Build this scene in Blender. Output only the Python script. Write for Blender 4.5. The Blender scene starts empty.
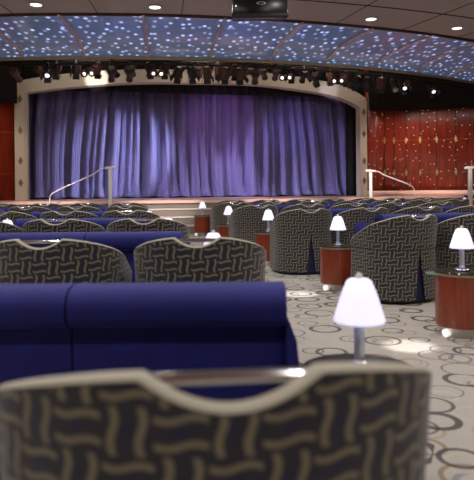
import bpy, bmesh, math, random
from mathutils import Vector, Matrix

random.seed(7)
S = bpy.context.scene
COL = S.collection
PI = math.pi
R = math.radians

# ------------------------------------------------------------------ camera model
CAM_Z, F_PX, HX, HY, ROLL = 1.13, 600.0, 237.0, 188.2, R(0.5)

def ray(px, py):
    dx, dy = px - HX, HY - py
    X = dx * math.cos(ROLL) + dy * math.sin(ROLL)
    Z = -dx * math.sin(ROLL) + dy * math.cos(ROLL)
    return X / F_PX, Z / F_PX

def at_depth(px, py, d):
    a, b = ray(px, py)
    return Vector((a * d, d, CAM_Z + b * d))

def at_height(px, py, z):
    a, b = ray(px, py)
    d = (z - CAM_Z) / b
    return Vector((a * d, d, z))

cam = bpy.data.cameras.new('camera')
co = bpy.data.objects.new('camera', cam)
COL.objects.link(co)
S.camera = co
cam.sensor_width = 36
cam.lens = 45
cam.shift_y = -(240 - HY) / 480
cam.clip_start = 0.02
co.matrix_world = Matrix.Translation((0, 0, CAM_Z)) @ Matrix.Rotation(R(90), 4, 'X') @ Matrix.Rotation(-ROLL, 4, 'Z')
cam.dof.use_dof = True
cam.dof.focus_distance = 7.5
cam.dof.aperture_fstop = 3.0

# ------------------------------------------------------------------ node helpers
class NT:
    def __init__(s, name):
        s.m = bpy.data.materials.new(name)
        s.m.use_nodes = True
        s.t = s.m.node_tree
        s.b = s.t.nodes['Principled BSDF']
    def n(s, typ, **kw):
        nd = s.t.nodes.new(typ)
        for k, v in kw.items():
            setattr(nd, k, v)
        return nd
    def put(s, sock, v):
        if isinstance(v, bpy.types.NodeSocket):
            s.t.links.new(v, sock)
        else:
            sock.default_value = v
    def math(s, op, a, b=None, c=None):
        nd = s.n('ShaderNodeMath', operation=op)
        s.put(nd.inputs[0], a)
        if b is not None: s.put(nd.inputs[1], b)
        if c is not None: s.put(nd.inputs[2], c)
        return nd.outputs[0]
    def mix(s, fac, a, b, blend='MIX'):
        nd = s.n('ShaderNodeMix', data_type='RGBA', blend_type=blend)
        s.put(nd.inputs['Factor'], fac)
        s.put(nd.inputs['A'], a if isinstance(a, bpy.types.NodeSocket) else (*a, 1))
        s.put(nd.inputs['B'], b if isinstance(b, bpy.types.NodeSocket) else (*b, 1))
        return nd.outputs['Result']
    def coord(s, which='Object'):
        return s.n('ShaderNodeTexCoord').outputs[which]
    def sep(s, v):
        nd = s.n('ShaderNodeSeparateXYZ'); s.put(nd.inputs[0], v)
        return nd.outputs
    def scale(s, v, sc):
        nd = s.n('ShaderNodeMapping'); s.put(nd.inputs['Vector'], v)
        nd.inputs['Scale'].default_value = sc
        return nd.outputs[0]
    def noise(s, v, scale, detail=3):
        nd = s.n('ShaderNodeTexNoise'); s.put(nd.inputs['Vector'], v)
        nd.inputs['Scale'].default_value = scale; nd.inputs['Detail'].default_value = detail
        return nd.outputs['Fac']
    def set(s, **kw):
        for k, v in kw.items():
            k = k.replace('_', ' ')
            if isinstance(v, tuple) and len(v) == 3: v = (*v, 1)
            s.put(s.b.inputs[k], v)
        return s
    def bump(s, h, strength=.3, dist=.01):
        nd = s.n('ShaderNodeBump'); nd.inputs['Strength'].default_value = strength
        nd.inputs['Distance'].default_value = dist
        s.put(nd.inputs['Height'], h); s.put(s.b.inputs['Normal'], nd.outputs[0])
    def ramp(s, fac, stops):
        nd = s.n('ShaderNodeValToRGB'); s.put(nd.inputs[0], fac)
        e = nd.color_ramp.elements
        while len(e) < len(stops): e.new(.5)
        for el, (p, c) in zip(e, stops):
            el.position = p; el.color = (*c, 1)
        return nd.outputs[0]

def srgb(r, g, b):
    f = lambda c: (c / 255 / 12.92) if c <= 10 else ((c / 255 + .055) / 1.055) ** 2.4
    return (f(r), f(g), f(b))

M = {}
def plain(name, col, rough=.5, metal=0., var=.12, scale=25, **kw):
    t = NT(name)
    nz = t.noise(t.coord(), scale)
    dark = tuple(c * (1 - var) for c in col); lite = tuple(min(1, c * (1 + var)) for c in col)
    t.set(Base_Color=t.mix(nz, dark, lite), Roughness=rough, Metallic=metal, **kw)
    M[name] = t.m
    return t

def emit(name, col, e, strength, rough=.4):
    t = NT(name)
    t.set(Base_Color=col, Roughness=rough, Emission_Color=e, Emission_Strength=strength)
    M[name] = t.m
    return t

# woven basket pattern of wavy cords
def pattern():
    t = NT('woven_fabric')
    o = t.sep(t.coord('UV'))
    a, b = .072, .074
    U = t.math('DIVIDE', o[0], a); V = t.math('DIVIDE', o[1], b)
    iu = t.math('FLOOR', U); iv = t.math('FLOOR', V)
    fu = t.math('SUBTRACT', U, iu); fv = t.math('SUBTRACT', V, iv)
    par = t.math('FLOORED_MODULO', t.math('ADD', iu, iv), 2.0)
    def bars(x, y, half):
        w = t.math('MULTIPLY', t.math('SINE', t.math('MULTIPLY', y, 2 * PI)), .055)
        xx = t.math('ADD', x, w)
        d = t.math('ABSOLUTE', t.math('SUBTRACT', t.math('ABSOLUTE', t.math('SUBTRACT', xx, .5)), .27))
        mr = t.n('ShaderNodeMapRange', interpolation_type='SMOOTHSTEP')
        t.put(mr.inputs['Value'], d)
        mr.inputs['From Min'].default_value = half - .03; mr.inputs['From Max'].default_value = half + .03
        mr.inputs['To Min'].default_value = 1; mr.inputs['To Max'].default_value = 0
        return mr.outputs[0]
    vb = bars(fu, fv, .075); hb = bars(fv, fu, .07)
    cord = t.math('ADD', t.math('MULTIPLY', vb, par), t.math('MULTIPLY', hb, t.math('SUBTRACT', 1.0, par)))
    # blue lozenge in the middle of each cell
    dm = t.math('ADD', t.math('ABSOLUTE', t.math('SUBTRACT', fu, .5)), t.math('ABSOLUTE', t.math('SUBTRACT', fv, .5)))
    dmm = t.math('LESS_THAN', dm, .2)
    nz = t.noise(t.scale(t.coord('UV'), (1, 1, 1)), 260, 2)
    ground = t.mix(dmm, srgb(40, 38, 48), srgb(28, 26, 66))
    ground = t.mix(t.math('MULTIPLY', nz, .5), ground, srgb(54, 51, 60))
    cc = t.mix(nz, srgb(114, 108, 86), srgb(150, 143, 116))
    t.set(Base_Color=t.mix(cord, ground, cc), Roughness=.85, Sheen_Weight=.25, Sheen_Roughness=.5)
    t.bump(t.math('ADD', cord, t.math('MULTIPLY', nz, .25)), .35, .002)
    M['pattern'] = t.m
pattern()

def velvet(name, c):
    t = NT(name)
    nz = t.noise(t.coord(), 14, 6); nf = t.noise(t.coord(), 400, 2)
    t.set(Base_Color=t.mix(nz, tuple(x * .55 for x in c), tuple(x * 1.45 for x in c)), Roughness=.75,
          Sheen_Weight=.3, Sheen_Roughness=.35, Sheen_Tint=(.25, .3, .95))
    t.bump(nf, .15, .002)
    M[name] = t.m
velvet('velvet', srgb(20, 25, 112))
velvet('navy', srgb(24, 24, 70))
plain('piping', srgb(176, 170, 152), .7, var=.1, scale=120, Sheen_Weight=.2)
plain('chrome', (.75, .75, .77), .12, 1., .05)
plain('steel', (.55, .53, .5), .3, 1., .1)
plain('plinth', srgb(24, 22, 24), .6)
plain('black', srgb(28, 26, 26), .5, var=.3)
plain('black_gloss', srgb(12, 12, 13), .22, var=.2)
plain('rust_black', srgb(84, 56, 46), .5, var=.4)
plain('cream_paint', srgb(206, 196, 178), .5, var=.06, scale=6)
plain('white_paint', srgb(226, 220, 214), .4, var=.05)
plain('ceiling_paint', srgb(208, 196, 184), .75, var=.05, scale=3)
plain('gap', srgb(38, 32, 30), .8)
plain('void', srgb(12, 9, 9), .9, var=.3)
plain('seam', srgb(150, 92, 62), .4)
plain('gold', srgb(205, 175, 120), .3, .8)
plain('diamond_dark', srgb(122, 112, 96), .4, .3)
plain('copper', srgb(222, 184, 166), .32, .3)
plain('brass', srgb(160, 146, 120), .35, .4)
plain('table_top', srgb(66, 58, 50), .12, .35, var=.25, scale=12)
plain('stage_wood', srgb(232, 190, 176), .45, var=.1, scale=8)
plain('stair_carpet', srgb(128, 120, 112), .9, var=.15, scale=40)
plain('stair_nosing', srgb(206, 200, 188), .5, var=.05)
plain('shade_black', srgb(11, 10, 16), .95, var=.2)
t = NT('glass_shelf'); t.set(Base_Color=srgb(170, 205, 190), Roughness=.1, Transmission_Weight=.5, IOR=1.45); M['glass'] = t.m
t = NT('glass_stem'); t.set(Base_Color=srgb(215, 222, 224), Roughness=.08, Metallic=.55); M['stem'] = t.m
# glowing lamp shade : a little brighter where the bulb sits
t = NT('lamp_shade')
z = t.sep(t.coord('Object'))[2]
g = t.ramp(t.math('MULTIPLY_ADD', z, 6.0, -3.9), [(0, (.72, .7, .98)), (.3, (1, .97, 1)), (.75, (.95, .92, 1)), (1, (.72, .7, .9))])
t.set(Base_Color=srgb(225, 222, 240), Roughness=.35, Emission_Color=g, Emission_Strength=.92)
M['shade'] = t.m
emit('bulb_white', (1, 1, 1), (1, .95, .88), 3.)
emit('lens_white', (1, 1, 1), (1, .93, .85), 2.)
emit('step_lens', (.9, .9, .88), (1, .95, .9), .75)
emit('lens_lilac', (1, 1, 1), (.85, .78, 1), 1.6)
emit('lens_warm', (1, .8, .6), (1, .6, .35), .6)

def wood(name, c1, c2, rough=.28, along=2):
    t = NT(name)
    sc = [14, 14, 14]; sc[along] = 1.3
    v = t.scale(t.coord(), tuple(sc))
    nz = t.noise(v, 2.2, 6)
    t.set(Base_Color=t.ramp(nz, [(.3, c1), (.7, c2)]), Roughness=rough, Coat_Weight=.35, Coat_Roughness=.12)
    M[name] = t.m
    return t
wood('drum_wood', srgb(112, 44, 26), srgb(150, 66, 38))

# red wall panels with points of fibre-optic light
def wall_mat(name, stars):
    t = NT(name)
    v = t.scale(t.coord(), (9, 9, .9))
    nz = t.noise(v, 1.6, 5)
    base = t.ramp(nz, [(.3, srgb(122, 34, 18)), (.7, srgb(160, 56, 32))])
    t.set(Base_Color=base, Roughness=.3, Coat_Weight=.3, Coat_Roughness=.15)
    if stars:
        vo = t.n('ShaderNodeTexVoronoi', voronoi_dimensions='2D')
        t.put(vo.inputs['Vector'], t.coord('UV')); vo.inputs['Scale'].default_value = 4.3
        dot = t.math('LESS_THAN', vo.outputs['Distance'], .06)
        on = t.math('GREATER_THAN', t.sep(vo.outputs['Color'])[0], .4)
        amt = t.math('MULTIPLY', dot, on)
        t.set(Emission_Color=(1, .8, .58), Emission_Strength=t.math('MULTIPLY', amt, .9))
    M[name] = t.m
wall_mat('wall_wood', False)
wall_mat('wall_star', True)

# star ceiling glass
def star_glass():
    t = NT('star_glass')
    uv = t.coord('UV')
    vo = t.n('ShaderNodeTexVoronoi', voronoi_dimensions='2D')
    t.put(vo.inputs['Vector'], uv); vo.inputs['Scale'].default_value = 4.1; vo.inputs['Randomness'].default_value = .9
    mr = t.n('ShaderNodeMapRange', interpolation_type='SMOOTHSTEP')
    t.put(mr.inputs['Value'], vo.outputs['Distance'])
    mr.inputs['From Min'].default_value = .04; mr.inputs['From Max'].default_value = .26
    mr.inputs['To Min'].default_value = 1; mr.inputs['To Max'].default_value = 0
    on = t.math('MULTIPLY_ADD', t.sep(vo.outputs['Color'])[1], .9, .25)
    e = t.math('MULTIPLY', t.math('MULTIPLY', mr.outputs[0], on), 1.0)
    nz = t.noise(t.scale(uv, (.5, 1.6, 1)), 1.5, 4)
    t.set(Base_Color=t.mix(nz, srgb(84, 112, 146), srgb(136, 154, 176)), Roughness=.14, Metallic=.15, Specular_IOR_Level=.8,
          Emission_Color=(.42, .55, 1), Emission_Strength=t.math('ADD', t.math('MULTIPLY', e, 1.25), .085))  # faint even glow added to brighten the glass between the stars
    M['star_glass'] = t.m
star_glass()

# carpet with scattered rings
def carpet():
    t = NT('ring_carpet')
    c = t.coord('Object')
    nf = t.noise(c, 90, 3); nb = t.noise(c, 3, 3)
    col = t.mix(nf, srgb(158, 152, 146), srgb(200, 194, 186))
    col = t.mix(t.math('MULTIPLY', nb, .35), col, srgb(150, 142, 136))
    def rings(col, scale, off, width, stops, keep):
        mp = t.n('ShaderNodeMapping'); t.put(mp.inputs['Vector'], c); mp.inputs['Location'].default_value = off
        vo = t.n('ShaderNodeTexVoronoi', voronoi_dimensions='2D')
        t.put(vo.inputs['Vector'], mp.outputs[0]); vo.inputs['Scale'].default_value = scale; vo.inputs['Randomness'].default_value = .55
        r = t.sep(vo.outputs['Color'])
        rad = t.math('MULTIPLY_ADD', r[0], .16, .24)
        d = t.math('ABSOLUTE', t.math('SUBTRACT', vo.outputs['Distance'], rad))
        w = t.math('MULTIPLY_ADD', r[1], width * 1.2, width * .5)
        on = t.math('MULTIPLY', t.math('LESS_THAN', d, w), t.math('LESS_THAN', r[2], keep))
        tone = t.ramp(r[1], stops)
        return t.mix(t.math('MULTIPLY', on, .85), col, tone)
    col = rings(col, 3.6, (.3, .1, 0), .028, [(0, srgb(206, 196, 176)), (.5, srgb(170, 150, 120)), (1, srgb(120, 130, 150))], .6)
    col = rings(col, 3.7, (4.1, .77, 0), .026, [(0, srgb(120, 112, 104)), (.5, srgb(70, 64, 70)), (1, srgb(150, 128, 92))], .6)
    col = rings(col, 3.1, (1.37, 2.11, 0), .036, [(0, srgb(86, 78, 76)), (.45, srgb(44, 42, 58)), (1, srgb(36, 32, 34))], .75)
    t.set(Base_Color=col, Roughness=.95, Sheen_Weight=.15)
    t.bump(nf, .25, .004)
    M['carpet'] = t.m
carpet()

# velvet curtain
t = NT('curtain_velvet')
nz = t.noise(t.scale(t.coord(), (30, 30, .6)), 1.0, 4)
t.set(Base_Color=t.mix(nz, srgb(86, 80, 140), srgb(128, 122, 182)), Roughness=.6, Sheen_Weight=.4, Sheen_Tint=(.8, .8, 1))
t.bump(t.math('ADD', t.noise(t.scale(t.coord(), (9, 9, .25)), 1.0, 5), t.math('MULTIPLY', t.noise(t.scale(t.coord(), (38, 38, .4)), 1.0, 3), .5)), 1.0, .2)
M['curtain'] = t.m

# ------------------------------------------------------------------ mesh helpers
def obj(name, bm, mat, parent=None, smooth=True, sharp=40):
    me = bpy.data.meshes.new(name)
    bmesh.ops.recalc_face_normals(bm, faces=bm.faces[:])
    bm.to_mesh(me); bm.free()
    me.materials.append(M[mat])
    if smooth:
        for p in me.polygons: p.use_smooth = True
        me.set_sharp_from_angle(angle=R(sharp))
    o = bpy.data.objects.new(name, me)
    COL.objects.link(o)
    if parent: o.parent = parent
    return o

def tag(o, label, cat, group=None):
    o['label'] = label; o['category'] = cat
    if group: o['group'] = group
    return o

def thing(name, label, cat, loc=(0, 0, 0), rotz=0, group=None):
    o = bpy.data.objects.new(name, None)
    o.empty_display_size = .1
    COL.objects.link(o)
    o.location = loc; o.rotation_euler = (0, 0, rotz)
    return tag(o, label, cat, group)

KIDS = {}
def dup(root, loc, rotz, label, group=None, cat=None):
    r = root.copy(); COL.objects.link(r)
    r.location = loc; r.rotation_euler = (0, 0, rotz); r['label'] = label
    if group: r['group'] = group
    def rec(src, dst):
        for ch in list(src.children):
            c = ch.copy(); COL.objects.link(c); c.parent = dst
            rec(ch, c)
    rec(root, r)
    return r

def box(bm, x0, x1, y0, y1, z0, z1, bev=0, seg=2, mat=None):
    vs = [bm.verts.new((x, y, z)) for x in (x0, x1) for y in (y0, y1) for z in (z0, z1)]
    q = [(0, 1, 3, 2), (4, 6, 7, 5), (0, 4, 5, 1), (2, 3, 7, 6), (0, 2, 6, 4), (1, 5, 7, 3)]
    fs = [bm.faces.new([vs[i] for i in f]) for f in q]
    if bev:
        es = list({e for f in fs for e in f.edges})
        r = bmesh.ops.bevel(bm, geom=es, offset=bev, segments=seg, profile=.5, affect='EDGES')
        vs = [v for v in r['verts']] + [v for v in vs if v.is_valid]
    if mat:
        bmesh.ops.transform(bm, matrix=mat, verts=list({v for v in vs if v.is_valid}))
    return bm

def boxm(*a, **k):
    return box(bmesh.new(), *a, **k)

def lathe(prof, seg=32, bm=None, mat=None):
    bm = bm or bmesh.new()
    rings = []
    new = []
    for r, z in prof:
        if r < 1e-5:
            v = bm.verts.new((0, 0, z)); rings.append([v]); new.append(v)
        else:
            ring = [bm.verts.new((r * math.cos(2 * PI * i / seg), r * math.sin(2 * PI * i / seg), z)) for i in range(seg)]
            rings.append(ring); new += ring
    for a, b in zip(rings, rings[1:]):
        for i in range(seg):
            j = (i + 1) % seg
            if len(a) == 1 and len(b) == 1: continue
            if len(a) == 1: bm.faces.new((a[0], b[j], b[i]))
            elif len(b) == 1: bm.faces.new((a[i], a[j], b[0]))
            else: bm.faces.new((a[i], a[j], b[j], b[i]))
    if mat: bmesh.ops.transform(bm, matrix=mat, verts=new)
    return bm

def tube(pts, r, seg=10, bm=None, ry=None, up=None):
    """sweep an ellipse (r sideways, ry up) along pts"""
    bm = bm or bmesh.new()
    ry = ry or r
    pts = [Vector(p) for p in pts]
    rings = []
    for i, p in enumerate(pts):
        tg = (pts[min(i + 1, len(pts) - 1)] - pts[max(i - 1, 0)]).normalized()
        ref = up or (Vector((0, 0, 1)) if abs(tg.z) < .95 else Vector((0, 1, 0)))
        sd = tg.cross(ref).normalized(); u = sd.cross(tg).normalized()
        rings.append([bm.verts.new(p + sd * (r * math.cos(2 * PI * k / seg)) + u * (ry * math.sin(2 * PI * k / seg))) for k in range(seg)])
    for a, b in zip(rings, rings[1:]):
        for k in range(seg):
            bm.faces.new((a[k], a[(k + 1) % seg], b[(k + 1) % seg], b[k]))
    bm.faces.new(rings[0][::-1]); bm.faces.new(rings[-1])
    return bm

def grid(bm, rows, uvs=None):
    V = [[bm.verts.new(p) for p in row] for row in rows]
    lay = bm.loops.layers.uv.verify() if uvs else None
    for i in range(len(V) - 1):
        for j in range(len(V[0]) - 1):
            f = bm.faces.new((V[i][j], V[i][j + 1], V[i + 1][j + 1], V[i + 1][j]))
            if uvs:
                for l, (a, b) in zip(f.loops, ((i, j), (i, j + 1), (i + 1, j + 1), (i + 1, j))):
                    l[lay].uv = uvs[a][b]
    return V

def prism(poly, axis, a0, a1, bm=None):
    """extrude a 2-D polygon: axis 'x' -> poly=(y,z), 'y' -> (x,z), 'z' -> (x,y)"""
    bm = bm or bmesh.new()
    def P(p, a):
        return {'x': (a, p[0], p[1]), 'y': (p[0], a, p[1]), 'z': (p[0], p[1], a)}[axis]
    A = [bm.verts.new(P(p, a0)) for p in poly]; B = [bm.verts.new(P(p, a1)) for p in poly]
    n = len(poly)
    for i in range(n):
        bm.faces.new((A[i], A[(i + 1) % n], B[(i + 1) % n], B[i]))
    bm.faces.new(A[::-1]); bm.faces.new(B)
    return bm

def bevel_all(bm, off, seg=3, ang=30):
    es = [e for e in bm.edges if len(e.link_faces) == 2 and e.calc_face_angle(0) > R(ang)]
    bmesh.ops.bevel(bm, geom=es, offset=off, segments=seg, profile=.5, affect='EDGES')
    return bm

def structure(o):
    o['kind'] = 'structure'
    return o

# ------------------------------------------------------------------ tub chair
def outline():
    pts = []
    n = 2.15
    for i in range(41):
        ph = PI / 2 * i / 40
        pts.append((.376 * math.sin(ph) ** (2 / n), -.03 - .33 * math.cos(ph) ** (2 / n)))
    for y in (.05, .1, .15, .2):
        pts.append((.374, y))
    for k in range(1, 7):
        a = PI / 2 * k / 6
        pts.append((.314 + .06 * math.cos(a), .2 + .06 * math.sin(a)))
    return pts
HALF = outline()
CUM = [0]
for p, q in zip(HALF, HALF[1:]):
    CUM.append(CUM[-1] + math.dist(p, q))
LH = CUM[-1]

def P(s, off=0.):
    """point of the chair's outline at arc length s from the back centre (signed); off pushes outward"""
    sg = -1 if s < 0 else 1
    def raw(a):
        a = abs(a)
        a = min(a, LH)
        for k in range(1, len(CUM)):
            if a <= CUM[k] + 1e-9:
                f = (a - CUM[k - 1]) / (CUM[k] - CUM[k - 1])
                return Vector((HALF[k - 1][0] + f * (HALF[k][0] - HALF[k - 1][0]), HALF[k - 1][1] + f * (HALF[k][1] - HALF[k - 1][1])))
        return Vector(HALF[-1])
    a = abs(s)
    p = raw(a)
    t = raw(min(a + .012, LH)) - (raw(a - .012) if a > .012 else Vector((-raw(.012 - a).x, raw(.012 - a).y)))
    nrm = Vector((t.y, -t.x)).normalized()
    q = p + nrm * off
    return Vector((sg * q.x, q.y))

def rim(s):
    u = abs(s) / LH
    v = max(0, (u - .12) / .88)
    z = .55 + .302 * (1 - min(1, v) ** 1.6)
    x = abs(s) / .125
    if x < 1: z -= .05 * (1 - x * x) ** 1.0
    return z

def s_list(lo, hi, n):
    out = [lo + (hi - lo) * i / n for i in range(n + 1)]
    for k in (-.125, .125):
        if lo < k < hi: out.append(k)
    return sorted(set(out))

SEAM = .545
def make_chair(label, group):
    t = thing('tub_chair', label, 'chair', group=group)
    TH = .03
    ss = s_list(-LH, LH, 104)
    NZ = 12
    # outer patterned shell
    bm = bmesh.new(); rows = []; uvs = []
    for i in range(NZ + 1):
        f = i / NZ
        r_ = []; u_ = []
        for s in ss:
            top = rim(s)
            z = SEAM - .012 + (top - SEAM + .012) * f
            bulge = .012 + .02 * max(0, (z - SEAM) / .31)
            p = P(s, bulge)
            r_.append((p.x, p.y, z)); u_.append((s + 5, z))
        rows.append(r_); uvs.append(u_)
    grid(bm, rows, uvs)
    lo = [(P(s, -.02).x, P(s, -.02).y, SEAM - .012) for s in ss]
    grid(bm, [lo, rows[0]], [[(s + 5, .5) for s in ss]] * 2)
    obj('back_shell', bm, 'pattern', t)
    # blue inside of the shell
    bm = bmesh.new(); rows = []
    for i in range(9):
        f = i / 8
        rows.append([(P(s, -TH).x, P(s, -TH).y, .38 + (rim(s) - .38) * f) for s in ss])
    grid(bm, rows)
    for e in (0, -1):
        s = ss[e]
        a, b = P(s, .02), P(s, -TH)
        V = [bm.verts.new(q) for q in ((a.x, a.y, .38), (b.x, b.y, .38), (b.x, b.y, rim(s)), (a.x, a.y, rim(s)))]
        bm.faces.new(V)
    obj('inner_lining', bm, 'navy', t)
    # pale rolled rim
    c = [(P(s, .014 * (rim(s) - .6) / .25 - .004).x, P(s, .014 * (rim(s) - .6) / .25 - .004).y, rim(s) + .001) for s in ss]
    obj('rim_piping', tube(c, .0185, 10, ry=.009, up=Vector((0, 0, 1))), 'piping', t)
    # chrome grip across the dip in the back
    b0 = P(0, -.018)
    h = tube([(-.135, b0.y + .004, .84), (-.06, b0.y, .842), (.06, b0.y, .842), (.135, b0.y + .004, .84)], .011, 12)
    obj('grip_bar', h, 'chrome', t)
    # two skirt panels parted by one kick pleat at the centre of the back
    def panel(lo, hi, openlo, openhi, n):
        bm = bmesh.new(); rows = []; uvs = []
        for i in range(9):
            z = .035 + (SEAM - .035) * i / 8
            g = .06 * (1 - i / 8) + .002
            a = lo + (g if openlo else 0); b = hi - (g if openhi else 0)
            off = .004 + .012 * (1 - i / 8)
            r_ = []; u_ = []
            for k in range(n + 1):
                s = a + (b - a) * k / n
                p = P(s, off); r_.append((p.x, p.y, z)); u_.append((s + 5, z))
            rows.append(r_); uvs.append(u_)
        grid(bm, rows, uvs)
        r = bmesh.ops.extrude_face_region(bm, geom=bm.faces[:])
        for v in r['geom']:
            if isinstance(v, bmesh.types.BMVert):
                v.co.x *= .97; v.co.y *= .97
        return bm
    obj('skirt_panel', panel(0, LH, True, False, 60), 'pattern', t)
    obj('skirt_panel', panel(-LH, 0, False, True, 60), 'pattern', t)
    # navy pleat lining = inner body
    loop = [P(s, -.022) for s in s_list(-LH, LH, 60)]
    obj('pleat_lining', prism([(p.x, p.y) for p in loop], 'z', .03, .39), 'navy', t)
    bm = bmesh.new(); rows = []
    for z in (.385, .54):
        rows.append([(P(s, -.022).x, P(s, -.022).y, z) for s in ss])
    grid(bm, rows)
    obj('pleat_backing', bm, 'navy', t)
    obj('seat_cushion', boxm(-.26, .26, -.18, .29, .38, .475, .035, 3), 'velvet', t)
    obj('front_panel', boxm(-.3, .3, .25, .272, .04, .385, .006, 1), 'pattern', t)
    loop = [P(s, -.03) for s in s_list(-LH, LH, 40)]
    obj('plinth', prism([(p.x, p.y) for p in loop], 'z', 0, .035), 'plinth', t)
    return t

# ------------------------------------------------------------------ sofa
def make_sofa(label, group):
    """two-seat sofa, rear of the back on y=0, facing +y"""
    t = thing('velvet_sofa', label, 'sofa', group=group)
    w = .735
    obj('plinth', boxm(-w + .03, w - .03, .05, .64, 0, .08), 'plinth', t)
    for s in (0, 1):
        x0 = -w + s * w + .004; x1 = x0 + w - .008
        obj('back_panel', bevel_all(prism([(.07, .08), (.2, .08), (.2, .74), (.07, .74)], 'x', x0, x1), .022), 'velvet', t)
        prof = []
        for k in range(24):
            a = 2 * PI * k / 24
            c, sn = math.cos(a), math.sin(a)
            prof.append((.105 + .115 * math.copysign(abs(c) ** .75, c), .728 + .072 * math.copysign(abs(sn) ** .8, sn)))
        obj('head_roll', bevel_all(prism(prof, 'x', x0, x1), .05, 4, 60), 'velvet', t)
        obj('seat_cushion', boxm(x0, x1, .17, .66, .28, .45, .04, 3), 'velvet', t)
        obj('seat_base', boxm(x0, x1, .06, .64, .08, .285, .01, 1), 'velvet', t)
    for sg in (-1, 1):
        poly = [(sg * (w - .002), .09), (sg * (w + .042), .09), (sg * (w + .038), .54), (sg * (w + .03), .62), (sg * (w + .002), .69), (sg * (w - .002), .69)]
        obj('arm', bevel_all(prism(poly, 'y', .02, .65), .012, 2), 'velvet', t)
    return t

# ------------------------------------------------------------------ drum table and lamp
TZ = .486
def make_table(label, group):
    t = thing('drum_table', label, 'table', group=group)
    obj('drum', lathe([(0, .07), (.19, .07), (.2, .075), (.2, .455), (.0, .455)], 48), 'drum_wood', t)
    obj('base_ring', lathe([(0, 0.), (.165, 0.), (.165, .07), (0, .07)], 40), 'steel', t)
    obj('rim_band', lathe([(0, .455), (.206, .455), (.206, .474), (0, .474)], 48), 'brass', t)
    obj('table_top', lathe([(0, .474), (.204, .474), (.208, .478), (.205, TZ), (0, TZ)], 48), 'table_top', t)
    for a in (218, 338, 98):
        c = Matrix.Translation((.182 * math.cos(R(a)), .182 * math.sin(R(a)), .03)) @ Matrix.Rotation(R(a), 4, 'Z') @ Matrix.Rotation(R(90), 4, 'Y')
        obj('step_light' if a == 218 else 'glide_disc', lathe([(0, -.012), (.03, -.012), (.03, .012), (0, .012)], 18, mat=c), 'step_lens' if a == 218 else 'white_paint', t)
    return t

def make_lamp(label, group):
    t = thing('table_lamp', label, 'lamp', group=group)
    obj('lamp_base', lathe([(0, 0), (.062, 0), (.062, .008), (.05, .016), (.024, .02), (0, .02)], 28), 'chrome', t)
    obj('lamp_stem', lathe([(.0, .018), (.024, .018), (.024, .03), (.019, .034), (.019, .16), (.026, .165), (.026, .18), (.01, .186), (.01, .3), (0, .3)], 20), 'stem', t)
    sh = lathe([(.088, .17), (.091, .176), (.06, .275), (.044, .312), (.034, .32), (0, .322)], 36)
    o = obj('lamp_shade', sh, 'shade', t)
    obj('finial', lathe([(0, .32), (.012, .322), (.013, .333), (.008, .34), (0, .344)], 14), 'white_paint', t)
    ch = lathe([(0, .152), (.008, .155), (.009, .162), (.006, .17), (0, .172)], 10, mat=Matrix.Translation((.05, -.03, 0)))
    obj('pull_knob', ch, 'chrome', t)
    return t

# ------------------------------------------------------------------ layout of the seating
CH, SO, TA, LA = [], [], [], []
ORD = ['nearest', 'second', 'third', 'fourth', 'fifth', 'sixth', 'seventh', 'eighth']
CNT = ['first', 'second', 'third', 'fourth', 'fifth', 'sixth', 'seventh', 'eighth']

# left block: rows parallel to the picture, aisle ends stepping left
left_rows = [
    [(-.05, 1.268, 6)],
    [(-.225, 3.68, 0), (-1.075, 3.66, -2)],
    [(-.87, 5.9, 1), (-1.68, 5.9, 0), (-2.49, 5.9, 2)],
    [(-1.42, 8.08, 0), (-2.23, 8.08, 1), (-3.05, 8.08, -1), (-3.87, 8.08, 0)],
    [(-1.86, 10.3, 0), (-2.68, 10.3, 1), (-3.5, 10.3, 0), (-4.32, 10.3, -1)],
    [(-2.25, 12.5, 0), (-3.07, 12.5, 0), (-3.9, 12.5, 1), (-4.72, 12.5, 0)],
]
for k, row in enumerate(left_rows):
    for j, (x, y, a) in enumerate(row):
        if k == 0:
            lb = 'large blurred tub chair in wavy basket pattern, closest of all to the viewer'
        else:
            lb = f'patterned tub chair {CNT[j]} from the aisle in the {ORD[k]} left row'
        CH.append(((x, y, 0), R(a), lb, 'patterned tub chairs of the left block'))
left_sofas = [
    [(-.57, 1.985)],
    [(-1.16, 4.55), (-2.83, 4.55)],
    [(-1.78, 6.78), (-3.45, 6.78)],
    [(-2.35, 8.95), (-4.02, 8.95)],
    [(-2.85, 11.15), (-4.52, 11.15)],
]
for k, row in enumerate(left_sofas):
    for j, (x, y) in enumerate(row):
        if k == 0:
            lb = 'blue velvet two-seat sofa straight ahead of the closest chair, with a seam down its back'
        else:
            lb = f'blue sofa {CNT[j]} from the aisle ahead of the {ORD[k]} left chair row'
        SO.append(((x, y, 0), 0, lb, 'blue sofas of the left block'))

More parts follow.
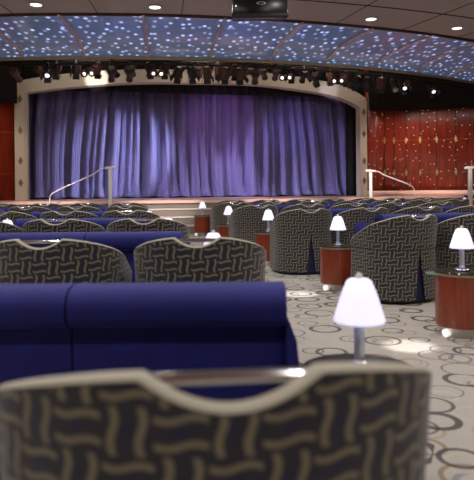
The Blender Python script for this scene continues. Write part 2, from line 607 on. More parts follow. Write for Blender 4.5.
# right block: turned towards the stage
ang = R(17)
Rd = Vector((math.cos(ang), math.sin(ang), 0)); Fd = Vector((-math.sin(ang), math.cos(ang), 0))
right_rows = [
    (Vector((1.6, 6.10, 0)), 3), (Vector((.865, 8.10, 0)), 4), (Vector((.28, 10.1, 0)), 5),
    (Vector((-.13, 12.05, 0)), 7), (Vector((-.2, 14.2, 0)), 7),
]
for k, (p0, n) in enumerate(right_rows):
    for j in range(n):
        p = p0 + Rd * (.86 * j)
        if k == 0 and j == 0:
            lb = 'patterned tub chair with open navy pleat, nearest full chair on the right across the carpet'
        elif k == 1 and j == 0:
            lb = 'patterned tub chair whole to the floor, left of the middle drum table on the carpet'
        else:
            lb = f'patterned tub chair {CNT[j]} from the aisle in the {ORD[k]} right row'
        turn = 25 if k == 0 and j == 0 else 13.5 if k == 1 and j == 0 else 17 + random.uniform(-2, 2)
        CH.append((tuple(p), R(turn), lb, 'patterned tub chairs of the right block'))
    if k < 4:
        ns = max(1, n // 2)
        for j in range(ns):
            p = p0 + Fd * .86 + Rd * (1.12 + 1.72 * j)
            SO.append((tuple(p), ang, f'blue sofa {CNT[j]} from the aisle ahead of the {ORD[k]} right chair row', 'blue sofas of the right block'))

# drum tables with lamps
tabs = [
    ((.428, 2.12), 'red wood drum table mostly hidden by the closest chair, under the large glowing lamp', 'large glowing table lamp just beyond the closest chair'),
    ((1.72, 4.60), 'red wood drum table with glass side shelf at the right edge of the picture', 'glowing table lamp on the drum table at the right edge of the picture'),
    ((1.12, 6.68), 'red wood drum table between the two whole tub chairs, lamp on top', 'glowing table lamp on the drum table between the two whole tub chairs'),
    ((.46, 8.86), 'red wood drum table partly hidden at the left side of the middle whole chair', 'glowing table lamp just left of the middle whole tub chair'),
    ((-.155, 10.75), 'sliver of red drum table between two far tub chairs across the aisle', 'small glowing lamp overlapping the left shoulder of a far tub chair'),
    ((-.84, 14.5), 'red wood drum table standing alone before the stage steps', 'small glowing lamp on the lone drum table before the stage steps'),
    ((-.175, 4.36), 'drum table hidden ahead of the second chair row, its glossy top in the chair dip', 'glowing lamp head peeping over the chair dip of the second row'),
    ((-.76, 6.6), 'drum table hidden ahead of the third chair row by the aisle', 'lamp whose finial just clears the third chair row by the aisle'),
    ((-1.3, 8.78), 'drum table hidden ahead of the fourth chair row by the aisle', 'small lamp peeping over the chairs right of centre in the left block'),
    ((-2.4, 13.2), 'drum table hidden ahead of the farthest left chair row, nearer the aisle', 'tiny lamp glowing below the curtain, right of the left handrail'),
    ((-4.15, 13.2), 'drum table hidden ahead of the farthest left chair row, farther from the aisle', 'tiny lamp glowing at the foot of the sloping left handrail'),
    ((-2.5, 6.52), 'drum table hidden between chairs at the far left edge', 'lamp half hidden behind chairs at the left edge of the picture'),
    ((2.77, 16.2), 'drum table hidden behind the last rows under the right end of the curtain', 'tiny lamp glowing below the right end of the curtain'),
    ((4.25, 16.2), 'drum table hidden behind the last rows under the right handrail', 'tiny lamp glowing below the foot of the right handrail'),
    ((6.3, 16.6), 'drum table hidden behind the last rows near the right edge', 'tiny bright lamp glowing below the far right white post'),
]
for (x, y), tl, ll in tabs:
    TA.append(((x, y, 0), R(-8), tl, 'red drum tables'))
    LA.append(((x, y, TZ), R(40), ll, 'small white table lamps'))

def place(make, rows):
    first = None
    for loc, rz, lb, gr in rows:
        if first is None:
            first = make(lb, gr); first.location = loc; first.rotation_euler = (0, 0, rz)
        else:
            dup(first, loc, rz, lb, gr)
def add_shelf(t):
    sh = [(-.185 + .085 * math.cos(a), .085 * math.sin(a)) for a in [PI / 2 + PI * k / 14 for k in range(15)]]
    sh = [(-.12, .085)] + sh + [(-.12, -.085)]
    obj('glass_shelf', prism(sh, 'z', .4575, .4645), 'glass', t)
place(make_chair, CH); bpy.data.objects['tub_chair'].scale = (1.06, 1.04, 1.0); place(make_sofa, SO); place(make_table, TA); place(make_lamp, LA)
add_shelf(next(o for o in bpy.data.objects if o.name.startswith('drum_table') and o['label'] == tabs[1][1]))

# ------------------------------------------------------------------ stage geometry
TH_ = R(12)
U = Vector((math.cos(TH_), math.sin(TH_), 0)); N = Vector((-math.sin(TH_), math.cos(TH_), 0))
S0 = Vector((-1.08, 19.44, 0))
SZ = .82
def st(a, b, z=0):
    return S0 + U * a + N * b + Vector((0, 0, z))
def edge(a):
    return -3.4 + .03 * a * a
STM = Matrix.Translation(S0) @ Matrix.Rotation(TH_, 4, 'Z')     # stage-local frame

stage = thing('stage', 'raised stage with pale wooden edge below the blue curtain', 'stage')
stage.matrix_world = STM
aa = [-8.5 + 19.5 * i / 60 for i in range(61)]
def inset(pp, d):
    out = []
    for i, (x, y) in enumerate(pp):
        x0, y0 = pp[max(i - 1, 0)]; x1, y1 = pp[min(i + 1, len(pp) - 1)]
        n = Vector((y1 - y0, -(x1 - x0), 0)).normalized()
        q = Vector((x, y, 0)) + n * d - S0
        out.append((q.dot(U), q.dot(N)))
    return out
RW = [(5.9, 20.95), (6.9, 20.7), (7.5, 20.43)]
LW = [(-8.8, 17.06), (-8.2, 17.5), (-7.3, 17.98)]
aa = [-8.2 + 16.8 * i / 60 for i in range(61)]
back = list(reversed(inset(RW, .14))) + [(5.9, .06), (5.9, 2.7), (-5.9, 2.7), (-5.9, .06)] + list(reversed(inset(LW, .14)))
poly = [(a, edge(a)) for a in aa] + back
obj('platform', prism(poly, 'z', 0, SZ - .07), 'stair_carpet', stage, sharp=20)
poly2 = [(a, edge(a) - .04) for a in aa] + back
obj('stage_floor', prism(poly2, 'z', SZ - .07, SZ), 'stage_wood', stage, sharp=20)
steps = thing('stage_steps', 'wide pale steps rising to the front of the stage', 'steps')
steps.matrix_world = STM
sa = [-2.6 + 4.6 * i / 24 for i in range(25)]
for k in range(3):
    zt = .2 * (k + 1) + .01
    f = lambda a, k=k: edge(a) - .045 - .3 * (3 - k)
    poly = [(a, f(a)) for a in sa] + [(a, edge(a) - .045) for a in reversed(sa)]
    zb = 0 if k == 0 else .2 * k + .01
    obj('step', prism(poly, 'z', zb, zt - .03), 'stair_carpet', steps, sharp=20)
    poly = [(a, f(a) - .015) for a in sa] + [(a, edge(a) - .045) for a in reversed(sa)]
    obj('step_nosing', prism(poly, 'z', zt - .03, zt), 'stair_nosing', steps, sharp=20)

# proscenium
HW = 5.41
AZ = [(-5.41, 4.03), (-4.2, 4.21), (-2.35, 4.40), (-.44, 4.46), (1.56, 4.47), (2.47, 4.41), (3.43, 4.31), (4.39, 4.17), (5.0, 3.99), (5.41, 3.78)]
def arch_z(a):
    a = max(-HW, min(HW, a))
    k = max(0, min(len(AZ) - 2, sum(1 for q in AZ if q[0] <= a) - 1))
    (x1, y1), (x2, y2) = AZ[k], AZ[k + 1]
    x0, y0 = AZ[k - 1] if k else (2 * x1 - x2, 2 * y1 - y2)
    x3, y3 = AZ[k + 2] if k + 2 < len(AZ) else (2 * x2 - x1, 2 * y2 - y1)
    m1 = (y2 - y0) / (x2 - x0); m2 = (y3 - y1) / (x3 - x1)
    h = x2 - x1; t_ = (a - x1) / h
    return ((2 * t_ ** 3 - 3 * t_ * t_ + 1) * y1 + (t_ ** 3 - 2 * t_ * t_ + t_) * h * m1 + .07
            + (3 * t_ * t_ - 2 * t_ ** 3) * y2 + (t_ ** 3 - t_ * t_) * h * m2)
arch = thing('proscenium_arch', 'cream proscenium frame around the blue stage curtain', 'arch')
arch.matrix_world = STM
ax = [-HW + 2 * HW * i / 64 for i in range(65)]
def arch_piece(lo, hi, b0, b1):
    bm = bmesh.new()
    rows = []
    for a in ax:
        e = a * (1 + (.36 if a < 0 else .24) / HW) if hi > .3 else a
        zl, zh = arch_z(a) + lo, arch_z(a) + (hi if hi < .3 else hi - .1 * (abs(a) / HW) ** 6)
        rows.append([(a, b0, zl), (e if hi > .3 else a, b0, zh), (e if hi > .3 else a, b1, zh), (a, b1, zl), (a, b0, zl)])
    grid(bm, rows)
    bmesh.ops.remove_doubles(bm, verts=bm.verts[:], dist=1e-5)
    es = [e for e in bm.edges if e.is_boundary]
    bmesh.ops.holes_fill(bm, edges=es)
    return bm
obj('arch_beam', arch_piece(0, .42, -.05, .3), 'cream_paint', arch, sharp=30)
obj('arch_moulding', arch_piece(.0, .07, -.085, -.05), 'cream_paint', arch, sharp=30)
obj('arch_moulding', arch_piece(.29, .36, -.075, -.05), 'cream_paint', arch, sharp=30) if False else None
for sg, wd in ((-1, .38), (1, .26)):
    a0, a1 = sg * HW, sg * (HW + wd)
    c = obj('column', boxm(min(a0, a1), max(a0, a1), -.05, .3, SZ, 4.37 if sg < 0 else 4.09, .01, 1), 'cream_paint', arch)
    m0, m1 = sg * (HW), sg * (HW + .06)
    obj('column_moulding', boxm(min(m0, m1), max(m0, m1), -.085, -.05, SZ, 4.07 if sg < 0 else 3.85, .01, 1), 'cream_paint', arch)
    zs = (1.35, 2.02, 2.95, 3.9) if sg < 0 else (1.35, 2.02, 2.95, 3.7)
    for zc in zs:
        d = [(sg * (HW + wd * .55) + x, zc + z) for x, z in ((0, -.13), (.07, 0), (0, .13), (-.07, 0))]
        obj('diamond_ornament', prism(d, 'y', -.07, -.049), 'diamond_dark', c, smooth=False)

# curtain
def curtain_mesh():
    bm = bmesh.new()
    rng = random.Random(3)
    ks = [(rng.uniform(3.2, 4.6), rng.uniform(0, 6.28), .07), (rng.uniform(10, 11.5), rng.uniform(0, 6.28), .1),
          (rng.uniform(14, 17), rng.uniform(0, 6.28), .085), (rng.uniform(27, 33), rng.uniform(0, 6.28), .034)]
    rows = []
    nx, nz = 620, 46
    for i in range(nz + 1):
        f = i / nz
        z = SZ + .04 + (4.75 - SZ) * f
        row = []
        for j in range(nx + 1):
            a = -5.75 + 11.5 * j / nx
            # folds lean outwards toward the bottom, and sag into a puddle at the hem
            q = a * (1 + .06 * f * f) + .07 * math.sin(1.3 * a + 2.4 * f)
            low = max(0, 1 - f / .16)
            d = 0
            for kx, ph, am in ks:
                d += am * (1 - .25 * low) * math.sin(kx * (q + .05 * math.sin(2.1 * a)) + ph)
            d = d + .11 * abs(math.sin(6.2 * q + 1.1 + .4 * math.sin(1.7 * a))) + .08 * abs(math.sin(10.7 * q + .6 * math.sin(2.3 * a))) - .06
            d -= low * low * (.22 + .08 * math.sin(5.3 * a + 14 * f) + .05 * math.sin(13 * a - 9 * f))
            row.append((a, 1.05 + d, z + low * .02 * math.sin(7 * a)))
        rows.append(row)
    grid(bm, rows)
    return bm
cu = obj('stage_curtain', curtain_mesh(), 'curtain', None, sharp=180)
cu.matrix_world = STM
so = cu.modifiers.new('thickness', 'SOLIDIFY'); so.thickness = .01
tag(cu, 'blue violet velvet stage curtain hanging in long folds', 'curtain')

def shade_sheet(name, a0, a1, z0, z1, b, label):  # black sheets added where the stage opening falls into shade
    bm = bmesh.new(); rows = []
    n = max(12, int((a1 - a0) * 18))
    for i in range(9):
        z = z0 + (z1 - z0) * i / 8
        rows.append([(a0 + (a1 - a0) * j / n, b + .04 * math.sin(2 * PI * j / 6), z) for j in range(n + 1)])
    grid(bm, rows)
    o = obj(name, bm, 'shade_black', None, sharp=180)
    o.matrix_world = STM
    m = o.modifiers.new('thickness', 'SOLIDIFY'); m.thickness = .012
    tag(o, label, 'shade_sheet')
shade_sheet('border_shade', -5.7, 5.7, 4.26, 5.1, .45, 'added black sheet for the shade across the top of the stage opening')
shade_sheet('side_shade', 5.12, 5.75, SZ + .01, 4.25, .5, 'narrow added black sheet for the shade at the right side of the stage opening')

# handrails
def handrail(label, top, foot, mat='white_paint'):
    t = thing('handrail', label, 'handrail', group='white stage handrails')
    p = Vector(top); q = Vector(foot)
    t.location = (p.x, p.y, 0)
    L = lambda v: Vector(v) - Vector((p.x, p.y, 0))
    obj('post', boxm(-.045, .045, -.03, .03, 0, p.z - .02, .012, 2), mat, t)
    sg = 1 if q.x > p.x else -1
    obj('post_cap', boxm(-.14, .14, -.05, .05, p.z - .03, p.z + .03, .012, 2), mat, t)
    pts = [L(p) + Vector((-sg * .12, 0, .03)), L(p) + Vector((0, 0, .025)), L(p) + Vector((sg * .25, 0, -.03))]
    d = L(q)
    for f in (.3, .5, .7, .88):
        pts.append(L(p).lerp(d, f) + Vector((0, 0, .03 * (1 - f))))
    pts += [d + Vector((sg * .0, 0, -.02)), d + Vector((sg * .06, 0, -.1)), d + Vector((sg * .07, 0, -.25)), Vector((d.x + sg * .07, d.y, 0))]
    obj('rail', tube(pts, .017, 10), mat, t)
    return t
handrail('white handrail with square post sloping down to the left before the curtain', at_depth(110, 168, 15.55), at_depth(52, 193, 15.4))
handrail('white handrail with post sloping down to the right before the red wall', at_depth(370.5, 171, 16.7), at_depth(412, 185.5, 16.9))
t = thing('handrail', 'white rail post at the right edge before the red wall', 'handrail', group='white stage handrails')
p = at_depth(470, 168, 17.3)
t.location = (p.x, p.y, 0)
obj('post', boxm(-.055, .055, -.04, .04, 0, p.z - .02, .012, 2), 'white_paint', t)
obj('post_cap', boxm(-.16, .2, -.05, .05, p.z - .03, p.z + .03, .012, 2), 'white_paint', t)
obj('rail', tube([(-.12, 0, p.z + .02), (.3, 0, p.z + .02), (1.2, .3, p.z - .5)], .03, 10), 'white_paint', t)

# ------------------------------------------------------------------ room shell
structure(obj('floor', boxm(-11, 12, -5, 24, -.1, 0), 'carpet', None, False))

def wall_strip(name, pts, z0, z1, mat):
    bm = bmesh.new()
    d = 0; ds = [0]
    for p, q in zip(pts, pts[1:]):
        d += math.dist(p, q); ds.append(d)
    rows = [[(x, y, z) for x, y in pts] for z in (z0, z1)]
    uvs = [[(dd, z) for dd in ds] for z in (z0, z1)]
    grid(bm, rows, uvs)
    o = obj(name, bm, mat, None, sharp=30)
    m = o.modifiers.new('thickness', 'SOLIDIFY'); m.thickness = .1; m.offset = 0
    return structure(o)

r0 = st(HW + .26, .1); l0 = st(-HW - .36, .1)
rp = [(r0.x, r0.y), (5.1, 20.95), (5.9, 20.95), (6.9, 20.7), (7.9, 20.25), (8.9, 19.6), (9.8, 18.7), (10.6, 17.3), (11, 15.5)]
wall_strip('wall_right_front', rp, 0, 7, 'wall_star')
wall_strip('wall_right', [(11, 15.5), (11, -5)], 0, 7, 'wall_wood')
lp = [(-10.5, -5), (-10.5, 15), (-9.4, 16.6), (-8.2, 17.5), (l0.x, l0.y)]
wall_strip('wall_left', lp, 0, 7, 'wall_wood')
wall_strip('wall_back', [(11, -5), (-10.5, -5)], 0, 7, 'wall_wood')
# wall above the arch and behind the stage
bm = bmesh.new()
rows = [[], []]
for a in [-HW - .4 + (2 * HW + .7) * i / 40 for i in range(41)]:
    aa_ = max(-HW, min(HW, a))
    rows[0].append(st(a, .37, arch_z(aa_) + .2)); rows[1].append(st(a, .37, 7))
grid(bm, rows)
o = structure(obj('wall_front', bm, 'void', None)); m = o.modifiers.new('thickness', 'SOLIDIFY'); m.thickness = .08; m.offset = 0
pts = [st(-8, .3), st(-8, 3), st(10.5, 3), st(10.5, .6)]
wall_strip('wall_stage_back', [(p.x, p.y) for p in pts], 0, 7, 'void')
structure(obj('ceiling_loft', boxm(-11, 12, 10, 25, 7, 7.1), 'void', None, False))
# dark fascia band along the top of the red walls
for nm, pp in (('trim_1', rp), ('trim_2', lp[1:])):
    pass
def fascia(name, pp, sg):
    bm = bmesh.new()
    q = []
    for i, (x, y) in enumerate(pp):
        x0, y0 = pp[max(i - 1, 0)]; x1, y1 = pp[min(i + 1, len(pp) - 1)]
        n = Vector((y1 - y0, -(x1 - x0))).normalized()
        q.append((x + n.x * sg * .22, y + n.y * sg * .22))
    grid(bm, [[(x, y, z) for x, y in q] for z in (3.75, 7)])
    o = structure(obj(name, bm, 'void', None)); m = o.modifiers.new('thickness', 'SOLIDIFY'); m.thickness = .06
bm = bmesh.new()
qq = []
for i, (x, y) in enumerate(rp[:6]):
    x0, y0 = rp[max(i - 1, 0)]; x1, y1 = rp[i + 1]
    n = Vector((y1 - y0, -(x1 - x0))).normalized()
    qq.append((x + n.x * .09, y + n.y * .09))
grid(bm, [[(x, y, z) for x, y in qq] for z in (SZ, 1.0)])
o = structure(obj('baseboard_right', bm, 'stage_wood', None)); m = o.modifiers.new('thickness', 'SOLIDIFY'); m.thickness = .04
fascia('trim_1', rp, 1)
fascia('trim_2', lp[1:], 1)

# seams and diamond ornaments on the right wall
def wall_at(px, z, pp=rp):
    a, _ = ray(px, 150)
    for (x0, y0), (x1, y1) in zip(pp, pp[1:]):
        # x = a*y
        den = (x1 - x0) - a * (y1 - y0)
        if abs(den) < 1e-9: continue
        f = (a * y0 - x0) / den
        if -1e-6 <= f <= 1 + 1e-6:
            n = Vector((y1 - y0, -(x1 - x0))).normalized()
            return Vector((x0 + f * (x1 - x0), y0 + f * (y1 - y0), z)), n
    return None, None
tr = bmesh.new()
ZL = (1.13 + 14.2 * 20.8 / 600, 1.13 + 46.5 * 20.8 / 600)
orn = 0
for px in (384, 393.5, 406, 420, 437, 456):
    p, n = wall_at(px, 0)
    if p is None: continue
    rot = Matrix.Rotation(math.atan2(n.y, n.x) + PI / 2, 4, 'Z')
    box(tr, -.008, .008, -.03, .03, .9, 3.75, mat=Matrix.Translation((p.x + n.x * .05, p.y + n.y * .05, 0)) @ rot)
    for zi, zc in enumerate(ZL):
        bm = prism([(0, -.13), (.045, 0), (0, .13), (-.045, 0)], 'y', -.02, .02)
        o = obj('diamond_ornament', bm, 'gold', None, smooth=False)
        o.matrix_world = Matrix.Translation((p.x + n.x * .08, p.y + n.y * .08, zc)) @ rot
        tag(o, f'small gold diamond on the red wall, {CNT[orn]} from the curtain in the {"upper" if zi else "lower"} line', 'ornament', 'gold diamonds on the red wall')
    orn += 1
structure(obj('trim_3', tr, 'gap', None, False))
def seam_line(name, pp, zs):
    bm = bmesh.new()
    for z in zs:
        q = []
        for i, (x, y) in enumerate(pp):
            x0, y0 = pp[max(i - 1, 0)]; x1, y1 = pp[min(i + 1, len(pp) - 1)]
            n = Vector((y1 - y0, -(x1 - x0))).normalized()
            q.append((x + n.x * .055, y + n.y * .055, z))
        tube(q, .008, 6, bm)
    structure(obj(name, bm, 'seam', None))
seam_line('trim_4', rp, ZL)
seam_line('trim_5', lp[1:], (1.62, 2.88))

# ------------------------------------------------------------------ ceiling
CX, CY, RN, RF = -3.8, 32.0, 19.7, 17.5
ZC, ZF = 4.75, 4.34
def arc_y(x, r=RN):
    return CY - math.sqrt(max(0, r * r - (x - CX) ** 2))
bm = bmesh.new()
xs = [-10.6 + 21.7 * i / 80 for i in range(81)]
rows = [[(x, -5, ZC) for x in xs], [(x, 4, ZC) for x in xs], [(x, arc_y(x), ZC) for x in xs], [(x, arc_y(x), ZC + .14) for x in xs]]
grid(bm, rows)
o = structure(obj('ceiling', bm, 'ceiling_paint', None, sharp=20))
m = o.modifiers.new('thickness', 'SOLIDIFY'); m.thickness = .06; m.offset = -1 if True else 1
# panel joints: radial lines and one ring
bm = bmesh.new()
def cp(phi, r):
    return (CX + r * math.sin(phi), CY - r * math.cos(phi))
for d in range(-4, 10):
    ph = R(3.0 + 5 * d - .2)
    a = cp(ph, RN + .02); b = cp(ph, RN + 9)
    tube([(a[0], a[1], ZC - .001), (b[0], b[1], ZC - .001)], .009, 6, bm)
tube([(*cp(R(-22 + 66 * i / 60), RN + 1.35), ZC - .001) for i in range(61)], .014, 6, bm)
structure(obj('trim_6', bm, 'gap', None))
bm = bmesh.new()
tube([(*cp(R(-22 + 66 * i / 60), RN + .01), ZC - .012) for i in range(61)], .02, 6, bm, ry=.02)
structure(obj('trim_7', bm, 'rust_black', None))

sc = thing('star_ceiling', 'curved canopy of dark glass panels dotted with blue star lights', 'ceiling canopy')
def cove(ps):
    return RN - (RN - RF) * math.sin(ps), ZF + (ZC - ZF) * math.cos(ps)
STEP = 5
for k in range(-3, 8):
    f0, f1 = R(.5 + STEP * k), R(.5 + STEP * (k + 1))
    bm = bmesh.new(); rows = []; uvs = []
    for i in range(15):
        ps = PI / 2 * i / 14
        r, z = cove(ps)
        row = []; uv = []
        for j in range(9):
            ph = f0 + (f1 - f0) * j / 8
            x, y = cp(ph, r)
            row.append((x, y, z)); uv.append((ph * 18.6 + 20, 2.3 * i / 14))
        rows.append(row); uvs.append(uv)
    grid(bm, rows, uvs)
    o = obj('glass_panel', bm, 'star_glass', sc, sharp=180)
    m = o.modifiers.new('thickness', 'SOLIDIFY'); m.thickness = .02; m.offset = -1
for k in range(-3, 9):
    ph = R(.5 + STEP * k)
    pts = []
    for i in range(15):
        ps = PI / 2 * i / 14
        r, z = cove(ps)
        pts.append((*cp(ph, r + .03 * math.sin(ps)), z - .03 * math.cos(ps)))
    obj('rib', tube(pts, .034, 8), 'copper', sc)
phs = [R(.5 + STEP * -3) + R(STEP * 11) * i / 70 for i in range(71)]
obj('edge_trim', tube([(*cp(p, RF), ZF - .02) for p in phs], .045, 8), 'brass', sc)
obj('edge_trim', tube([(*cp(p, RN - .03), ZC - .02) for p in phs], .03, 8), 'rust_black', sc)
# dark fascia closing the loft in front of the rig
bm = bmesh.new()
grid(bm, [[(*cp(p, RF - .03), z) for p in phs] for z in (ZF - .02, 7)])
o = structure(obj('trim_8', bm, 'void', None)); m = o.modifiers.new('thickness', 'SOLIDIFY'); m.thickness = .05

# ------------------------------------------------------------------ recessed downlights
def add_light(kind, name, loc, energy, color=(1, 1, 1), aim=None, size=.1, spot=None, blend=.5):
    l = bpy.data.lights.new(name, kind)
    l.energy = energy; l.color = color
    if kind == 'SPOT':
        l.spot_size = R(spot); l.spot_blend = blend; l.shadow_soft_size = size
    elif kind == 'AREA':
        l.shape = 'DISK'; l.size = size
    else:
        l.shadow_soft_size = size
    o = bpy.data.objects.new(name, l)
    COL.objects.link(o); o.location = loc
    if aim is not None:
        o.rotation_euler = (Vector(aim) - Vector(loc)).to_track_quat('-Z', 'Y').to_euler()
    return o

def make_down(label):
    t = thing('downlight', label, 'ceiling light', group='recessed ceiling lights')
    obj('trim_ring', lathe([(.11, 0), (.15, -.004), (.15, -.018), (.11, -.022), (.11, 0)], 28), 'white_paint', t)
    obj('lens', lathe([(0, -.012), (.11, -.012), (.11, -.006), (0, -.006)], 24), 'bulb_white', t)
    return t
downs = []
for px, py, lb in ((36, 4, 'round recessed ceiling light at the upper left corner'), (155, 6.5, 'round recessed ceiling light left of the black projector'),
                   (371, 18.5, 'round recessed ceiling light right of the black projector'), (457, 27.5, 'round recessed ceiling light at the upper right corner')):
    downs.append((at_height(px, py, ZC), lb))
d0 = make_down(downs[0][1]); d0.location = downs[0][0]
for p, lb in downs[1:]:
    dup(d0, p, 0, lb)
# the rest of the grid over the seats (above the frame)
k = 0
GRID = [(x, y) for y in (-1.2, 2.2, 5.6, 9.0) for x in (-6, -2.2, 1.6, 5.4)]
for x, y in GRID:
    k += 1
    dup(d0, (x, y, ZC), 0, f'recessed ceiling light over the seats above the picture, {["far left", "left", "right", "far right"][(k - 1) % 4]} in the {ORD[(k - 1) // 4]} cross line')
    add_light('AREA', 'downlight_beam', (x, y, ZC - .03), 46, (1, .95, .9), (x, y, 0), .22)
for p, lb in downs:
    add_light('AREA', 'downlight_beam', (p.x, p.y, ZC - .03), 40, (1, .95, .9), (p.x, p.y, 0), .22)
# pin spots from the ceiling that pool on the carpet beside the drum tables
for px, py in ((410, 346), (300, 294), (252, 268)):
    q = at_height(px, py, 0)
    add_light('SPOT', 'carpet_pin_spot', (q.x + .4, q.y - .9, ZC - .05), 1500, (1, .96, .9), q, .04, 5, .6)

# ------------------------------------------------------------------ projector
pc = at_depth(260, 16.5, 9.0)
t = thing('projector', 'black projector box hanging from the ceiling above the curtain', 'projector', (pc.x, pc.y, 0))
zb = pc.z
obj('housing', boxm(-.415, .415, 0, .26, zb, zb + .42, .02, 2), 'black_gloss', t)
obj('front_bezel', boxm(-.425, .425, -.015, .02, zb - .012, zb + .05, .008, 2), 'black', t)
obj('indicator_light', lathe([(0, -.006), (.01, -.006), (.01, .01), (0, .01)], 10, mat=Matrix.Translation((-.36, -.003, zb + .16)) @ Matrix.Rotation(R(90), 4, 'X')), 'lens_lilac', t)
em = bmesh.new()
lathe([(.03, 0), (.045, 0), (.045, .006), (.03, .006), (.03, 0)], 20, em, Matrix.Translation((.02, -.002, zb + .2)) @ Matrix.Rotation(R(90), 4, 'X') @ Matrix.Scale(1.6, 4, (1, 0, 0)) @ Matrix.Scale(.5, 4, (0, 1, 0)))
obj('badge', em, 'steel', t)
obj('mount_plate', boxm(-.2, .2, .0, .26, ZC - .03, ZC), 'black', t)
for sx in (-.12, .12):
    obj('mount_rod', tube([(sx, .13, zb + .41), (sx, .13, ZC - .02)], .02, 10), 'black', t)

# ------------------------------------------------------------------ lighting rig
pipe_r, pipe_z = RF - .75, 4.32
pp_ = [R(-12 + 54 * i / 60) for i in range(61)]
pipe = obj('lighting_pipe', tube([(*cp(p, pipe_r), pipe_z) for p in pp_], .03, 8), 'black', None)
tag(pipe, 'long black curved pipe carrying the stage lights above the curtain', 'lighting rig')

def make_fixture(kind, label):
    """hangs from z=0 (pipe), beam along +y tilted down later"""
    t = thing('stage_light', label, 'stage light', group='stage lights on the overhead pipe')
    obj('clamp', boxm(-.03, .03, -.045, .045, -.075, .045, .01, 1), 'black', t)
    yk = bmesh.new()
    tube([(-.13, 0, -.22), (-.13, 0, -.09), (-.11, 0, -.075), (.11, 0, -.075), (.13, 0, -.09), (.13, 0, -.22)], .012, 6, yk)
    obj('yoke', yk, 'rust_black', t)
    tilt = Matrix.Translation((0, 0, -.22)) @ Matrix.Rotation(R(kind['tilt']), 4, 'X') @ Matrix.Rotation(R(-90), 4, 'X')
    if kind['form'] == 2:
        for sx in (-.1, .1):
            mt = Matrix.Translation((sx, 0, 0)) @ tilt
            h = obj('lamp_housing', lathe([(0, -.1), (.05, -.1), (.085, -.02), (.088, .08), (.07, .08), (0, .06)], 16, mat=mt), kind['mat'], t)
            obj('lens', lathe([(0, .07), (.042, .07), (.038, .08), (0, .084)], 14, mat=mt), kind['lens'], h)
        return t
    if kind['form'] == 0:
        prof = [(0, -.2), (.06, -.2), (.075, -.17), (.11, -.08), (.115, .12), (.10, .13), (.10, .12), (0, .1)]
    else:
        prof = [(0, -.16), (.09, -.16), (.11, -.13), (.11, .0), (.075, .05), (.075, .22), (.09, .23), (.09, .27), (.07, .27), (.07, .25), (0, .24)]
    body = obj('lamp_housing', lathe(prof, 18, mat=tilt), kind['mat'], t)
    zf = .125 if kind['form'] == 0 else .262
    obj('lens', lathe([(0, zf), (.058 if kind['form'] == 0 else .06, zf), (.05, zf + .012), (0, zf + .02)], 16, mat=tilt), kind['lens'], t)
    if kind['form'] == 0:
        bd = bmesh.new()
        for q in range(4):
            box(bd, -.09, .09, -.004, .004, 0, .12, mat=tilt @ Matrix.Rotation(R(90 * q), 4, 'Z') @ Matrix.Translation((0, .115, .11)) @ Matrix.Rotation(R(-20), 4, 'X'))
        for q in range(4): pass
        obj('barn_doors', bd, 'black', t, smooth=False)
    return t
kinds = [dict(form=0, tilt=-40, mat='black', lens='lens_warm'), dict(form=1, tilt=-25, mat='rust_black', lens='lens_warm'),
         dict(form=0, tilt=-55, mat='rust_black', lens='black_gloss'), dict(form=1, tilt=-35, mat='black', lens='black_gloss'),
         dict(form=2, tilt=-150, mat='rust_black', lens='lens_white'), dict(form=0, tilt=-140, mat='black', lens='lens_lilac')]
protos = {}
spots_deg = []
d = -6.3
while d < 37:
    spots_deg.append(d)
    d += random.uniform(1.25, 1.7)
lit_px = {48: 5, 89: 4, 157: 4, 286: 4, 338: 4, 404: 5, 432: 5}
lit_deg = {}
for px, kd in lit_px.items():
    a = ray(px, 70)[0]
    best = min(range(-1000, 4500), key=lambda q: abs(cp(R(q / 100), pipe_r)[0] - a * cp(R(q / 100), pipe_r)[1]))
    lit_deg[best / 100] = kd
alld = [(q, random.randrange(4)) for q in spots_deg if all(abs(q - w) > 1.7 for w in lit_deg)] + list(lit_deg.items())
alld.sort()
for i, (dg, kd) in enumerate(alld):
    x, y = cp(R(dg), pipe_r)
    lb = f'black stage light hanging on the overhead pipe, number {i + 1} counted from the left end'
    words = 'glowing ' if kd >= 4 else 'unlit '
    lb = f'{words}stage light on the front pipe, {i + 1} along from its left end'
    rz = R(dg) * .3 + R(random.uniform(-30, 30)) if kd < 4 else R(random.uniform(-15, 15))
    loc = (x, y, pipe_z)
    if kd not in protos:
        protos[kd] = make_fixture(kinds[kd], lb)
        protos[kd].location = loc; protos[kd].rotation_euler = (0, 0, rz)
    else:
        dup(protos[kd], loc, rz, lb)

pipe2_r, pipe2_z = RF - 1.7, 4.6
pipe2 = obj('lighting_pipe', tube([(*cp(p, pipe2_r), pipe2_z) for p in pp_], .03, 8), 'black', None)
tag(pipe2, 'second black curved pipe of stage lights just before the cream arch', 'lighting rig')
dg = -5.5; i = 0
while dg < 36:
    x, y = cp(R(dg), pipe2_r)
    dup(protos[random.choice([q for q in protos if q < 4])], (x, y, pipe2_z), R(random.uniform(-40, 40)), f'unlit stage light on the rear pipe, {i + 1} along from its left end')
    dg += random.uniform(1.35, 2.1); i += 1
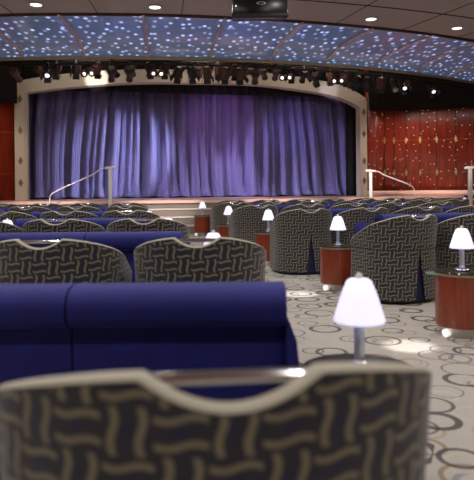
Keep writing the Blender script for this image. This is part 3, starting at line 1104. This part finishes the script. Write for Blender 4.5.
# curtain wash
def beam(dg, a, b, z, e, col, spot, blend=.8):
    x, y = cp(R(dg), pipe_r)
    add_light('SPOT', 'stage_beam', (x, y, pipe_z - .72), e, col, st(a, b, z), .08, spot, blend)
BL = (.72, .76, 1)
beam(17, -4.3, .8, .5, 1000, BL, 17)
beam(21, -2.25, .8, 2.3, 3600, BL, 28)
beam(-6, -2.0, .8, 1.4, 330, BL, 34)
beam(-8, .4, .8, 1.2, 1200, (.78, .66, 1), 30)
beam(25, .8, .8, 1.0, 1300, (.78, .68, 1), 32)
beam(-2, 3.2, .8, 1.9, 1700, (.62, .6, 1), 27)
beam(7, 4.3, .8, .9, 700, BL, 22)
beam(11, .7, .8, 3.2, 330, (.75, .28, .8), 40)
beam(16, 3.2, .8, 3.2, 260, (.4, .35, 1), 26)
# wash on the stage apron
for a in (-4.6, -1.6, 1.6, 4.8, 7.4):
    q = st(a, edge(a), .75)
    x, y = q.x * .75, arc_y(q.x * .75) - .35
    add_light('SPOT', 'apron_wash', (x, y, ZC - .04), 1700, (1, .84, .8), q, .08, 26, .9)
# wash on the arch and unseen fill lights added to brighten the rig
for a in (-4.2, 0, 4.2):
    x, y = cp(R(10.5 + a * 2.4), pipe_r)
    add_light('SPOT', 'arch_wash', (x, y, pipe_z + .6), 110, (1, .9, .78), st(a, -.1, 4.6), .2, 75, .9)
for dg in (0, 11, 22, 31):
    x, y = cp(R(dg), pipe_r + 0)
    add_light('AREA', 'rig_fill_light', (x, y + .3, 6.8), 30, (1, .8, .65), (x, y, 0), .3)
# hot spots that spill on the arch
beam(.8, -3.35, -.1, 4.55, 900, (1, .95, .9), 12, .4)
beam(19, 4.25, -.1, 4.38, 420, (.75, .7, 1), 9, .6)
# warm wash on the red walls
for px in (395, 430):
    p, n = wall_at(px, 0)
    add_light('SPOT', 'wall_wash', (p.x + n.x * 2.2 - .5, p.y + n.y * 2.2, 4.2), 140, (1, .8, .6), (p.x, p.y, 1.9), .15, 70, .8)
add_light('SPOT', 'wall_wash', (-6.6, 15.2, 4.2), 120, (1, .8, .6), (-7.6, 17.6, 1.8), .15, 70, .8)

# ------------------------------------------------------------------ world + view
w = bpy.data.worlds.new('world'); S.world = w; w.use_nodes = True
w.node_tree.nodes['Background'].inputs[0].default_value = (.02, .02, .025, 1)
w.node_tree.nodes['Background'].inputs[1].default_value = .3
S.view_settings.view_transform = 'Standard'
S.view_settings.look = 'None'
S.view_settings.gamma = 1
S.view_settings.exposure = 0.0
S.cycles.use_denoising = True
S.cycles.max_bounces = 6
S.cycles.sample_clamp_indirect = 4
bpy.context.view_layer.update()
